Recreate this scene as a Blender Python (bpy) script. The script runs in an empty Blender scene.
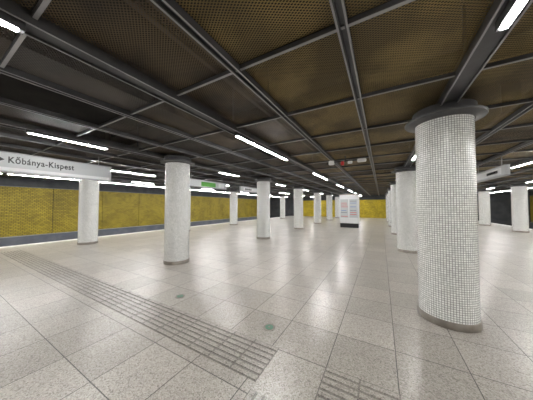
import bpy, bmesh, math, random
from mathutils import Vector, Matrix
random.seed(7)
S=bpy.context.scene
S.view_settings.view_transform='Standard'

# ---------- materials ----------
def mat(name,col,rough=0.5,metal=0.0,emis=None,es=0):
    m=bpy.data.materials.new(name); m.use_nodes=True
    b=m.node_tree.nodes['Principled BSDF']
    b.inputs['Base Color'].default_value=(*col,1); b.inputs['Roughness'].default_value=rough
    b.inputs['Metallic'].default_value=metal
    if emis:
        b.inputs['Emission Color'].default_value=(*emis,1); b.inputs['Emission Strength'].default_value=es
    return m
def N(m,t,**kw):
    n=m.node_tree.nodes.new(t)
    for k,v in kw.items(): setattr(n,k,v)
    return n
def L(m,a,b): m.node_tree.links.new(a,b)
def noisy(name,c1,c2,scale,rough,metal=0,lo=.35,hi=.65,bump=0):
    m=mat(name,c1,rough,metal); b=m.node_tree.nodes['Principled BSDF']
    tc=N(m,'ShaderNodeTexCoord'); nz=N(m,'ShaderNodeTexNoise'); nz.inputs['Scale'].default_value=scale
    nz.inputs['Detail'].default_value=6
    r=N(m,'ShaderNodeValToRGB'); r.color_ramp.elements[0].position=lo; r.color_ramp.elements[1].position=hi
    r.color_ramp.elements[0].color=(*c1,1); r.color_ramp.elements[1].color=(*c2,1)
    L(m,tc.outputs['Object'],nz.inputs['Vector']); L(m,nz.outputs['Fac'],r.inputs['Fac']); L(m,r.outputs['Color'],b.inputs['Base Color'])
    if bump:
        bp=N(m,'ShaderNodeBump'); bp.inputs['Strength'].default_value=bump; bp.inputs['Distance'].default_value=.01
        L(m,nz.outputs['Fac'],bp.inputs['Height']); L(m,bp.outputs['Normal'],b.inputs['Normal'])
    return m

def floor_mat(name,tint=1.0,tiles=True):
    m=mat(name,(.4,.38,.35),.3); b=m.node_tree.nodes['Principled BSDF']
    tc=N(m,'ShaderNodeTexCoord')
    mp=N(m,'ShaderNodeMapping'); mp.inputs['Location'].default_value=(.5,-.25,0)
    L(m,tc.outputs['Object'],mp.inputs['Vector'])
    br=N(m,'ShaderNodeTexBrick'); br.offset=0; br.squash=1
    br.inputs['Scale'].default_value=1; br.inputs['Brick Width'].default_value=.61; br.inputs['Row Height'].default_value=.61
    br.inputs['Mortar Size'].default_value=.0045 if tiles else 0; br.inputs['Mortar Smooth'].default_value=.1
    t=tint
    br.inputs['Color1'].default_value=(.345*t,.325*t,.295*t,1); br.inputs['Color2'].default_value=(.435*t,.412*t,.378*t,1)
    br.inputs['Mortar'].default_value=(.08*t,.075*t,.07*t,1)
    L(m,mp.outputs['Vector'],br.inputs['Vector'])
    vo=N(m,'ShaderNodeTexVoronoi'); vo.inputs['Scale'].default_value=105
    L(m,tc.outputs['Object'],vo.inputs['Vector'])
    hs=N(m,'ShaderNodeSeparateColor'); L(m,vo.outputs['Color'],hs.inputs['Color'])
    rp=N(m,'ShaderNodeValToRGB'); e=rp.color_ramp.elements
    e[0].position=0; e[0].color=(.50,.48,.46,1); e[1].position=1; e[1].color=(1.22,1.22,1.22,1)
    x=e.new(.25); x.color=(.84,.82,.80,1); x=e.new(.75); x.color=(1.05,1.04,1.02,1)
    L(m,hs.outputs['Red'],rp.inputs['Fac'])
    mx=N(m,'ShaderNodeMix',data_type='RGBA',blend_type='MULTIPLY'); mx.inputs['Factor'].default_value=1
    L(m,br.outputs['Color'],mx.inputs['A']); L(m,rp.outputs['Color'],mx.inputs['B'])
    nz=N(m,'ShaderNodeTexNoise'); nz.inputs['Scale'].default_value=.9; nz.inputs['Detail'].default_value=5
    L(m,tc.outputs['Object'],nz.inputs['Vector'])
    r2=N(m,'ShaderNodeValToRGB'); r2.color_ramp.elements[0].position=.3;r2.color_ramp.elements[1].position=.7
    r2.color_ramp.elements[0].color=(.90,.90,.90,1); r2.color_ramp.elements[1].color=(1.05,1.05,1.05,1)
    L(m,nz.outputs['Fac'],r2.inputs['Fac'])
    m2=N(m,'ShaderNodeMix',data_type='RGBA',blend_type='MULTIPLY'); m2.inputs['Factor'].default_value=1
    L(m,mx.outputs['Result'],m2.inputs['A']); L(m,r2.outputs['Color'],m2.inputs['B'])
    L(m,m2.outputs['Result'],b.inputs['Base Color'])
    mr=N(m,'ShaderNodeMapRange'); mr.inputs['To Min'].default_value=.27; mr.inputs['To Max'].default_value=.33
    L(m,nz.outputs['Fac'],mr.inputs['Value']); L(m,mr.outputs['Result'],b.inputs['Roughness'])
    return m
M_floor=floor_mat('granite_floor'); M_tact=floor_mat('tactile_granite',.88,False); M_groove=floor_mat('tactile_groove',.5,False)

def mosaic():
    m=mat('white_mosaic',(.8,.8,.78),.25); b=m.node_tree.nodes['Principled BSDF']
    uv=N(m,'ShaderNodeUVMap'); 
    br=N(m,'ShaderNodeTexBrick'); br.offset=0
    br.inputs['Scale'].default_value=1; br.inputs['Brick Width'].default_value=.0292; br.inputs['Row Height'].default_value=.0292
    br.inputs['Mortar Size'].default_value=.0029; br.inputs['Mortar Smooth'].default_value=.1
    br.inputs['Color1'].default_value=(.74,.75,.73,1); br.inputs['Color2'].default_value=(.93,.93,.91,1)
    br.inputs['Mortar'].default_value=(.23,.23,.22,1)
    L(m,uv.outputs['UV'],br.inputs['Vector']); L(m,br.outputs['Color'],b.inputs['Base Color'])
    bp=N(m,'ShaderNodeBump',invert=True); bp.inputs['Strength'].default_value=.3; bp.inputs['Distance'].default_value=.002
    L(m,br.outputs['Fac'],bp.inputs['Height']); L(m,bp.outputs['Normal'],b.inputs['Normal'])
    return m
M_mos=mosaic()

def mesh_mat(name,col,col2,openness,cell=.040):
    m=mat(name,col,.55,.25); nt=m.node_tree; b=nt.nodes['Principled BSDF']; out=nt.nodes['Material Output']
    tc=N(m,'ShaderNodeTexCoord'); sp=N(m,'ShaderNodeSeparateXYZ'); L(m,tc.outputs['Object'],sp.inputs[0])
    def M(op,a,bb=None):
        n=N(m,'ShaderNodeMath',operation=op)
        for i,v in enumerate((a,bb)):
            if v is None: continue
            if isinstance(v,(int,float)): n.inputs[i].default_value=v
            else: L(m,v,n.inputs[i])
        return n.outputs[0]
    k=math.pi/cell
    a=M('MULTIPLY',sp.outputs['X'],k); c=M('MULTIPLY',sp.outputs['Y'],k*1.6)
    s=M('SINE',M('ADD',a,c)); t=M('SINE',M('SUBTRACT',a,c))
    p=M('ABSOLUTE',M('MULTIPLY',s,t))
    hole=M('GREATER_THAN',p,openness)
    nz=N(m,'ShaderNodeTexNoise'); nz.inputs['Scale'].default_value=1.3; nz.inputs['Detail'].default_value=7
    L(m,tc.outputs['Object'],nz.inputs['Vector'])
    r=N(m,'ShaderNodeValToRGB'); r.color_ramp.elements[0].position=.42; r.color_ramp.elements[1].position=.58
    r.color_ramp.elements[0].color=(*col2,1); r.color_ramp.elements[1].color=(*col,1)
    L(m,nz.outputs['Fac'],r.inputs['Fac']); L(m,r.outputs['Color'],b.inputs['Base Color'])
    tr=N(m,'ShaderNodeBsdfTransparent'); mx=N(m,'ShaderNodeMixShader')
    L(m,hole,mx.inputs[0]); L(m,b.outputs[0],mx.inputs[1]); L(m,tr.outputs[0],mx.inputs[2]); L(m,mx.outputs[0],out.inputs['Surface'])
    return m
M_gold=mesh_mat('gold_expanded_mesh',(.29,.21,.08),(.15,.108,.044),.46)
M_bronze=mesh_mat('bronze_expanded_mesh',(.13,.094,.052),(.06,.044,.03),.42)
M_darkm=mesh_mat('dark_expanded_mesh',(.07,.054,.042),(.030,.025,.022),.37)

def yellow(name='yellow_cladding',g=1.0):
    m=mat(name,(.5,.36,.03),.5,.1); b=m.node_tree.nodes['Principled BSDF']
    tc=N(m,'ShaderNodeTexCoord'); sp=N(m,'ShaderNodeSeparateXYZ'); L(m,tc.outputs['Object'],sp.inputs[0])
    ad=N(m,'ShaderNodeMath',operation='ADD'); L(m,sp.outputs['X'],ad.inputs[0]); L(m,sp.outputs['Y'],ad.inputs[1])
    cb=N(m,'ShaderNodeCombineXYZ'); L(m,ad.outputs[0],cb.inputs['X']); L(m,sp.outputs['Z'],cb.inputs['Y'])
    br=N(m,'ShaderNodeTexBrick'); br.offset=.5
    br.inputs['Scale'].default_value=1; br.inputs['Brick Width'].default_value=.16; br.inputs['Row Height'].default_value=.08
    br.inputs['Mortar Size'].default_value=.012; br.inputs['Mortar Smooth'].default_value=.5
    br.inputs['Color1'].default_value=(.33*g,.245*g,.022,1); br.inputs['Color2'].default_value=(.48*g,.37*g,.035,1)
    br.inputs['Mortar'].default_value=(.15*g,.115*g,.015,1)
    L(m,cb.outputs[0],br.inputs['Vector'])
    nz=N(m,'ShaderNodeTexNoise'); nz.inputs['Scale'].default_value=1.2; nz.inputs['Detail'].default_value=5
    L(m,tc.outputs['Object'],nz.inputs['Vector'])
    r=N(m,'ShaderNodeValToRGB'); r.color_ramp.elements[0].position=.3; r.color_ramp.elements[1].position=.7
    r.color_ramp.elements[0].color=(.7,.7,.7,1); r.color_ramp.elements[1].color=(1.1,1.1,1.1,1); L(m,nz.outputs['Fac'],r.inputs['Fac'])
    mx=N(m,'ShaderNodeMix',data_type='RGBA',blend_type='MULTIPLY'); mx.inputs['Factor'].default_value=1
    L(m,br.outputs['Color'],mx.inputs['A']); L(m,r.outputs['Color'],mx.inputs['B']); L(m,mx.outputs['Result'],b.inputs['Base Color'])
    bp=N(m,'ShaderNodeBump',invert=True); bp.inputs['Strength'].default_value=.6; bp.inputs['Distance'].default_value=.02
    L(m,br.outputs['Fac'],bp.inputs['Height']); L(m,bp.outputs['Normal'],b.inputs['Normal'])
    return m
M_yel=yellow(); M_yel_lit=yellow('yellow_cladding_painted_lit',1.75)  # second copy of the same cladding, stronger far-end light painted into its colour
M_beam=noisy('grey_painted_steel',(.065,.065,.07),(.095,.095,.10),3,.4,.3)
M_beam2=noisy('light_grey_steel',(.30,.30,.31),(.38,.38,.39),3,.4,.4)
M_void=noisy('dark_void_concrete',(.018,.016,.014),(.04,.035,.03),1.5,.9)
M_duct=noisy('duct_metal',(.08,.07,.062),(.13,.115,.10),2,.6,.4)
M_conc=noisy('dark_concrete',(.04,.043,.05),(.07,.075,.08),2,.7)
M_grey=noisy('grey_wall_base',(.10,.11,.13),(.15,.16,.18),2,.5)
M_track=noisy('ballast',(.03,.028,.025),(.09,.08,.07),25,.9,bump=.5)
M_rail=mat('rail_steel',(.35,.33,.3),.35,.9)
M_steel=noisy('brushed_steel',(.22,.20,.18),(.32,.29,.26),6,.35,.7)
M_led=mat('led_diffuser',(.9,.9,.9),.4,0,(1,.99,.975),190)
M_house=mat('fixture_housing',(.08,.08,.085),.4,.3)
M_white=mat('white_enamel',(.75,.76,.77),.3)
M_signw=mat('sign_face',(.5,.52,.53),.35)
M_black=mat('black_vinyl',(.015,.015,.018),.4)
M_green=mat('green_sign',(.07,.26,.04),.4,0,(.2,.8,.1),.06)
M_blue=mat('blue_print',(.05,.18,.5),.4)
M_red=mat('red_plastic',(.6,.03,.03),.4)
M_cool=mat('cool_led_panel',(.9,.9,.9),.4,0,(.75,.9,1),12)
M_paleblue=mat('pale_tiles',(.6,.7,.75),.4)
M_edge=noisy('platform_edge_stone',(.60,.60,.58),(.72,.72,.70),8,.5)
M_brass=mat('verdigris_brass',(.12,.24,.17),.4,.5)

# ---------- geometry helpers ----------
class B:
    def __init__(s,name,mats,uv=False):
        s.bm=bmesh.new(); s.name=name; s.mats=mats
    def box(s,x0,x1,y0,y1,z0,z1,mi=0,bev=0):
        r=bmesh.ops.create_cube(s.bm,size=1,matrix=Matrix.Translation(((x0+x1)/2,(y0+y1)/2,(z0+z1)/2))@Matrix.Diagonal((x1-x0,y1-y0,z1-z0,1)))
        fs=set(f for v in r['verts'] for f in v.link_faces)
        for f in fs: f.material_index=mi
        if bev:
            es=list(set(e for v in r['verts'] for e in v.link_edges))
            rr=bmesh.ops.bevel(s.bm,geom=es,offset=bev,segments=2,affect='EDGES')
            for f in rr['faces']: f.material_index=mi
        return r['verts']
    def cyl(s,x,y,z0,z1,r,mi=0,seg=24,r2=None,rot=None):
        mt=Matrix.Translation((x,y,(z0+z1)/2))
        if rot is not None: mt=mt@rot
        q=bmesh.ops.create_cone(s.bm,cap_ends=True,segments=seg,radius1=r,radius2=r if r2 is None else r2,depth=z1-z0,matrix=mt)
        for f in set(f for v in q['verts'] for f in v.link_faces): f.material_index=mi; f.smooth=len(f.verts)==4
        return q['verts']
    def done(s,loc=(0,0,0)):
        me=bpy.data.meshes.new(s.name); s.bm.to_mesh(me); s.bm.free()
        for m in s.mats: me.materials.append(m)
        o=bpy.data.objects.new(s.name,me); o.location=loc; S.collection.objects.link(o); return o
def inst(o,name,loc):
    n=bpy.data.objects.new(name,o.data); n.location=loc; S.collection.objects.link(n); return n

XL,XR=-13.0,9.15
WL,WR=-17.0,13.15
Y0,Y1=-8.0,31.0
H=2.95

# floor
b=B('floor',[M_floor,M_edge,M_conc])
b.box(XL+.45,XR-.45,Y0,Y1,-.25,0,0)
b.box(XL,XL+.45,Y0,Y1,-.25,0,1); b.box(XR-.45,XR,Y0,Y1,-.25,0,1)
b.box(XL+.3,XR-.3,Y0,Y1,-1.3,-.25,2)
b.done()
for nm,a,c in (('left',WL,XL+.3),('right',XR-.3,WR)):
    b=B('railway_track',[M_track,M_rail,M_conc])
    b.box(a,c,Y0,Y1,-1.45,-1.3,0)
    m=(a+c)/2
    for s in (-.72,.72):
        b.box(m+s-.06,m+s+.06,Y0,Y1,-1.16,-1.145,1); b.box(m+s-.01,m+s+.01,Y0,Y1,-1.145,-1.02,1); b.box(m+s-.035,m+s+.035,Y0,Y1,-1.02,-.98,1)
    y=Y0+.3
    while y<Y1:
        b.box(m-1.2,m+1.2,y-.12,y+.12,-1.3,-1.16,2); y+=.75
    b.done()
def sidewall(name,x,s):
    b=B(name,[M_conc,M_yel,M_grey,M_beam2])
    def bx(a,c,y0,y1,z0,z1,mi):
        lo,hi=sorted((x+s*a,x+s*c)); b.box(lo,hi,y0,y1,z0,z1,mi)
    bx(-.3,0,Y0,Y1,-1.45,4.0,0)
    y=Y0
    while y<Y1-.01:
        e=min(y+2.45,Y1); bx(0,.06,y+.012,e-.012,0,2.62,1); y=e
    bx(0,.14,Y0,Y1,-.75,-.04,2)
    bx(0,.1,Y0,Y1,-.04,0,3)
    bx(0,.1,Y0,Y1,2.62,2.66,2)
    b.done()
sidewall('wall_left',WL,1); sidewall('wall_right',WR,-1)
b=B('wall_back',[M_conc,M_yel]); b.box(WL-.3,WR+.3,Y0-.3,Y0,-1.45,4.0,0); b.box(-9,6,Y0,Y0+.06,0,2.6,1); b.done()
b=B('wall_far',[M_conc,M_yel_lit,M_paleblue,M_cool,M_beam2])
ops=[(-4.4,-2.75),(.75,2.3)]
xs=[WL-.3]+[v for o in ops for v in o]+[WR+.3]
for i in range(0,6,2): b.box(xs[i],xs[i+1],Y1,Y1+.3,-1.45,4.0,0)
for o in ops:
    b.box(o[0],o[1],Y1,Y1+.3,2.5,4,0); b.box(o[0],o[1],Y1,Y1+.3,-1.45,0,0)
    a,c=o
    b.box(a-.1,a,Y1+.3,Y1+4,-.1,2.6,2); b.box(c,c+.1,Y1+.3,Y1+4,-.1,2.6,2)
    b.box(a-.1,c+.1,Y1+4,Y1+4.1,-.1,2.6,2); b.box(a-.1,c+.1,Y1+.3,Y1+4.1,2.5,2.6,2)
    b.box(a-.1,c+.1,Y1+.3,Y1+4.1,-.1,0,4)
    b.box(a+.3,c-.3,Y1+.8,Y1+3.5,2.46,2.5,3)
    for k in range(8): b.box(a,c,Y1+1.6+k*.3,Y1+4,k*.16,(k+1)*.16,4)
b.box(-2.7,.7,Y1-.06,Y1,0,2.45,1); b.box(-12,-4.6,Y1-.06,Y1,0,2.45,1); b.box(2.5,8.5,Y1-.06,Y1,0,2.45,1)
b.done()
b=B('ceiling',[M_void,M_conc])
b.box(WL-.3,WR+.3,Y0-.3,Y1+.3,3.75,4.0,0)
for (a,c) in ((WL,XL-.05),(XR+.05,WR)): b.box(a,c,Y0,Y1,3.1,3.2,1)
for k in range(9):
    y=-5.9+4.9*k; b.box(XL,XR,y-.2,y+.2,3.5,3.75,0)
b.done()
b=B('ventilation_ducts',[M_duct,M_duct])
b.box(-10,-9.3,Y0,Y1,3.3,3.75,0); b.box(-3.9,-3.3,Y0,Y1,3.3,3.75,0); b.box(4.8,5.5,Y0,Y1,3.3,3.75,0)
for y in (-2,3.1,8,12.9): b.box(-9.3,-3.9,y,y+.35,3.35,3.75,0)
for x in (-1.7,-1.55,-6.6,1.9,2.1): b.box(x-.025,x+.025,Y0,Y1,3.2,3.25,1)
for k in range(16):
    y=Y0+.9+k*2.45
    for x in (-1.62,-6.6,2.0): b.box(x-.12,x+.12,y-.02,y+.02,3.25,3.75,1)
b.done()

# ceiling grid
MX=1.0433; BX=.80; BY=1.66; MY=1.225
b=B('ceiling_grid',[M_beam,M_beam2])
rows=[]
k=-13
while True:
    x=BX+k*MX
    if x>XR: break
    if x>XL:
        if k%3==0:
            rows.append((x,k))
            b.box(x-.075,x+.075,Y0,Y1,H+.02,H+.15,0)
            b.box(x-.085,x-.075,Y0,Y1,H,H+.15,0); b.box(x+.075,x+.085,Y0,Y1,H,H+.15,0)
            b.box(x-.090,x-.074,Y0,Y1,H-.003,H,1); b.box(x+.074,x+.090,Y0,Y1,H-.003,H,1)
        else:
            b.box(x-.038,x-.018,Y0,Y1,H+.03,H+.10,0); b.box(x+.018,x+.038,Y0,Y1,H+.03,H+.10,0)
            b.box(x-.018,x+.018,Y0,Y1,H+.07,H+.10,0)
            b.box(x-.042,x-.028,Y0,Y1,H+.026,H+.03,1); b.box(x+.028,x+.042,Y0,Y1,H+.026,H+.03,1)
    k+=1
ys=[]
k=-8
while BY+k*MY<Y1:
    y=BY+k*MY
    if y>Y0:
        ys.append(y); b.box(XL,XR,y-.016,y+.016,H+.06,H+.10,0); b.box(XL,XR,y-.013,y+.013,H+.055,H+.06,1)
    k+=1
b.box(XL-.05,XL,Y0,Y1,H-.02,H+.3,0); b.box(XR,XR+.05,Y0,Y1,H-.02,H+.3,0)
for x,k in rows:
    for y in ys[::4]: b.box(x-.012,x+.012,y-.012,y+.012,H+.15,3.75,0)
b.done()

b=B('perforated_ceiling_panels',[M_gold,M_bronze,M_darkm,M_beam])
xl=[BX+i*MX for i in range(-13,9)]
xl=[x for x in xl if XL<x<XR]
for i in range(len(xl)-1):
    for j in range(len(ys)-1):
        xa,xb=xl[i]+.04,xl[i+1]-.04; ya,yb=ys[j]+.025,ys[j+1]-.025
        cx=(xa+xb)/2; r=random.random()
        if cx>-1.35: mi=0 if r<.85 else 1  # golden-lit right side and darker left put into panel colours, mixed at random
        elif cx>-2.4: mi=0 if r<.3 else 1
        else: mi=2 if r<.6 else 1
        if cx<-1.3 and random.random()<.07: continue
        z=H+.10
        t=[random.uniform(-.004,.004) for _ in range(4)]
        if random.random()<.15:
            q=random.choice((0,1)); d=random.uniform(.02,.05)
            t[q]+=d; t[(q+1)%4]+=d
        vs=[b.bm.verts.new(p) for p in ((xa,ya,z+t[0]),(xb,ya,z+t[1]),(xb,yb,z+t[2]),(xa,yb,z+t[3]))]
        f=b.bm.faces.new(vs); f.material_index=mi
b.done()

def fixture(name,ln):
    b=B(name,[M_house,M_led])
    b.box(-.035,.035,-ln/2-.03,ln/2+.03,-.02,.045,0)
    b.box(-.022,.022,-ln/2,ln/2,-.03,-.02,1,bev=.003)
    return b.done((0,0,-50))
fl=fixture('ceiling_light',2.3); fs=fixture('ceiling_light',1.2)
first={fl:True,fs:True}
def place(o,x,y,z):
    if first[o]: o.location=(x,y,z); first[o]=False
    else: inst(o,'ceiling_light',(x,y,z))
for x,k in rows:
    long=(k//3)%2!=0
    for j in range(-2,7):
        if long: y=4.14+4.92*j
        else: y=(1.52 if k==0 else 1.62)+4.92*j
        if Y0+1.3<y<Y1-1.3: place(fl if long else fs,x,y,H-.0251)
for x in (XL-.4,XR+.4):
    b=B('platform_edge_light',[M_house,M_led])
    b.box(x-.06,x+.06,Y0+.1,Y1-.1,H-.03,H+.04,0)
    y=Y0+.2
    while y<Y1-2.4:
        b.box(x-.02,x+.02,y,y+2.3,H-.04,H-.03,1); y+=2.45
    for j in range(16):
        yy=Y0+.8+j*2.45; b.box(x-.01,x+.01,yy,yy+.02,H+.04,3.097,0)
    b.done()

def column(name):
    bm=bmesh.new(); uvl=bm.loops.layers.uv.new('UVMap'); R=.33; seg=64
    per=.0292*71; 
    def ring(r,z): return [bm.verts.new((r*math.cos(2*math.pi*i/seg),r*math.sin(2*math.pi*i/seg),z)) for i in range(seg)]
    prof=[(.345,0,None),(.345,.085,1),(.338,.095,1),(.33,.095,1),(.33,2.80,0),(.345,2.80,2),(.36,2.815,2),(.455,2.83,2),(.46,2.84,2),(.46,2.862,2),(.40,2.87,2),(.36,2.90,2),(.36,2.99,2)]
    prev=None
    for r,z,mi in prof:
        cur=ring(r,z)
        if prev:
            for i in range(seg):
                f=bm.faces.new((prev[0][i],prev[0][(i+1)%seg],cur[(i+1)%seg],cur[i])); f.material_index=mi; f.smooth=(mi==0 or mi==1)
                us=(i/seg*per,(i+1)/seg*per,(i+1)/seg*per,i/seg*per); zs=(prev[1],prev[1],z,z)
                for l,u,zz in zip(f.loops,us,zs): l[uvl].uv=(u,zz)
        prev=(cur,z)
    bm.faces.new(prev[0]).material_index=2
    me=bpy.data.meshes.new(name); bm.to_mesh(me); bm.free()
    for m in (M_mos,M_steel,M_beam): me.materials.append(m)
    try: me.set_sharp_from_angle(angle=math.radians(40))
    except Exception: pass
    o=bpy.data.objects.new(name,me); S.collection.objects.link(o); return o
c0=column('mosaic_column'); used=False
for x in (.80,-5.13,-10.95,7.42):
    for j in range(-2,6):
        y=3.84+4.92*j
        if not used: c0.location=(x,y,0); used=True
        else: inst(c0,'mosaic_column',(x,y,0))

b=B('tactile_paving',[M_tact,M_groove])
def tact(x0,x1,y0,y1,along):
    b.box(x0,x1,y0,y1,0,.002,1)
    T=.305
    if along=='x':
        n=max(1,round((x1-x0)/T)); s=(x1-x0)/n; q=7; w=(y1-y0)/q
        for i in range(n):
            for j in range(q): b.box(x0+i*s+.008,x0+(i+1)*s-.008,y0+j*w+w*.17,y0+j*w+w*.83,.002,.008)
    else:
        n=max(1,round((y1-y0)/T)); s=(y1-y0)/n; q=7; w=(x1-x0)/q
        for i in range(n):
            for j in range(q): b.box(x0+j*w+w*.17,x0+j*w+w*.83,y0+i*s+.008,y0+(i+1)*s-.008,.002,.008)
tact(-11.4,-1.02,1.60,2.10,'x'); tact(-.50,8.4,1.60,2.10,'x'); tact(-1.02,-.52,Y0+.5,1.52,'y')
b.done()
for x,y in ((-3.13,2.42),(-1.31,2.39)):
    b=B('floor_drain_cover',[M_steel,M_brass]); b.cyl(0,0,0,.004,.08,0,32); b.cyl(0,0,.004,.007,.055,1,32); b.cyl(0,0,.007,.009,.012,0,12); b.done((x,y,0))

def sign(name,x,y0,y1,z0,z1,extra):
    b=B(name,[M_signw,M_black,M_green,M_blue,M_white,M_beam2])
    b.box(-.05,.05,y0,y1,z0,z1,0,bev=.008)
    b.box(-.058,.058,y0-.01,y1+.01,z0-.02,z0,5); b.box(-.058,.058,y0-.01,y1+.01,z1,z1+.02,5)
    for y in (y0+.3,y1-.3): b.cyl(0,y,z1+.02,H+.05,.012,5,10)
    for (a,c,d,e,mi) in extra:
        b.box(.05,.054,a,c,d,e,mi); b.box(-.054,-.05,a,c,d,e,mi)
    return b.done((x,0,0))
sg=sign('station_name_sign',-7.0,-1.2,2.95,2.34,2.74,[(-1.15,2.9,2.36,2.43,4)])
def text(s,x,y,z,size,parent,neg=False):
    cu=bpy.data.curves.new('sign_text','FONT'); cu.body=s; cu.size=size; cu.extrude=.002; cu.offset=.004; cu.space_character=1.1
    o=bpy.data.objects.new('sign_text',cu); S.collection.objects.link(o)
    bpy.context.view_layer.update()
    me=bpy.data.meshes.new_from_object(o); bpy.data.objects.remove(o)
    me.materials.clear(); me.materials.append(M_black)
    t=bpy.data.objects.new('sign_text',me); S.collection.objects.link(t)
    t.parent=parent; t.location=(x,y,z); t.rotation_euler=(math.pi/2,0,math.pi/2 if not neg else -math.pi/2)
    return t
t=text('K\u0151b\u00e1nya-Kispest',.053,1.03,2.53,.19,sg)
bpy.context.view_layer.update()
wd=max(v.co.x for v in t.data.vertices)
t.scale=(1.08/wd,1,1)
bt=B('arrow',[M_black]); v=[bt.bm.verts.new(p) for p in ((.055,.90,2.53),(.055,.99,2.59),(.055,.90,2.65))]; bt.bm.faces.new(v); a=bt.done(); a.parent=sg
sign('exit_sign',-7.0,5.6,8.1,2.46,2.74,[(6.4,7.3,2.49,2.69,2),(7.5,7.9,2.49,2.71,4)])
sign('direction_sign',-7.0,9.3,11.6,2.46,2.72,[(9.6,11.2,2.5,2.68,4),(9.7,10.4,2.54,2.64,1)])
sign('direction_sign',3.0,8.0,10.2,2.46,2.72,[(8.2,9.9,2.5,2.68,4),(8.4,9.1,2.55,2.63,1)])
sign('direction_sign',3.0,14.5,17,2.46,2.72,[(14.8,16.4,2.5,2.68,4),(15,15.8,2.55,2.63,3)])

b=B('information_kiosk',[M_white,M_black,M_signw,M_blue,M_red,M_steel,M_grey])
b.box(-.62,.62,-.26,.26,0,.32,1)
b.box(-.66,.66,-.30,.30,.32,2.42,0,bev=.02)
b.box(-.70,.70,-.34,.34,2.42,2.5,5)
for (s) in (-1,1):
    yy=s*.305
    for xa,xb in ((-.6,-.03),(.03,.6)):
        b.box(xa,xb,min(yy,yy+s*.012),max(yy,yy+s*.012),.75,2.1,2)
        for r in range(9):
            b.box(xa+.05,xb-.05-random.random()*.15,min(yy,yy+s*.016),max(yy,yy+s*.016),.82+r*.14,.855+r*.14,random.choice((3,2,6,4,0)))
    xx=s*.665
    b.box(min(xx,xx+s*.012),max(xx,xx+s*.012),-.24,.24,.75,2.1,2)
b.done((-2.1,16.4,0))

b=B('security_camera',[M_white,M_black,M_red,M_beam])
ROT=Matrix.Rotation(math.pi/2,4,'Y')
b.cyl(0,0,.12,.26,.015,3,10); b.box(-.42,.48,-.02,.02,.09,.12,3)
b.box(-.45,-.30,-.05,.05,.03,.15,0,bev=.015); b.cyl(-.47,0,.06,.12,.03,1,16,rot=ROT)
b.cyl(-.08,0,.0,.10,.045,2,20); b.cyl(.12,0,.03,.09,.06,0,20); b.box(.3,.52,-.04,.04,.04,.13,0,bev=.015)
b.done((-.85,5.95,2.74))

cam=bpy.data.cameras.new('camera'); co=bpy.data.objects.new('camera',cam); S.collection.objects.link(co)
cam.sensor_width=36; cam.lens=203/533*36; cam.clip_start=.02
co.location=(0,0,1.6); co.rotation_euler=(math.radians(91.7),0,math.radians(29.5))
S.camera=co
w=bpy.data.worlds.new('world'); S.world=w; w.use_nodes=True
w.node_tree.nodes['Background'].inputs[0].default_value=(.02,.02,.02,1)
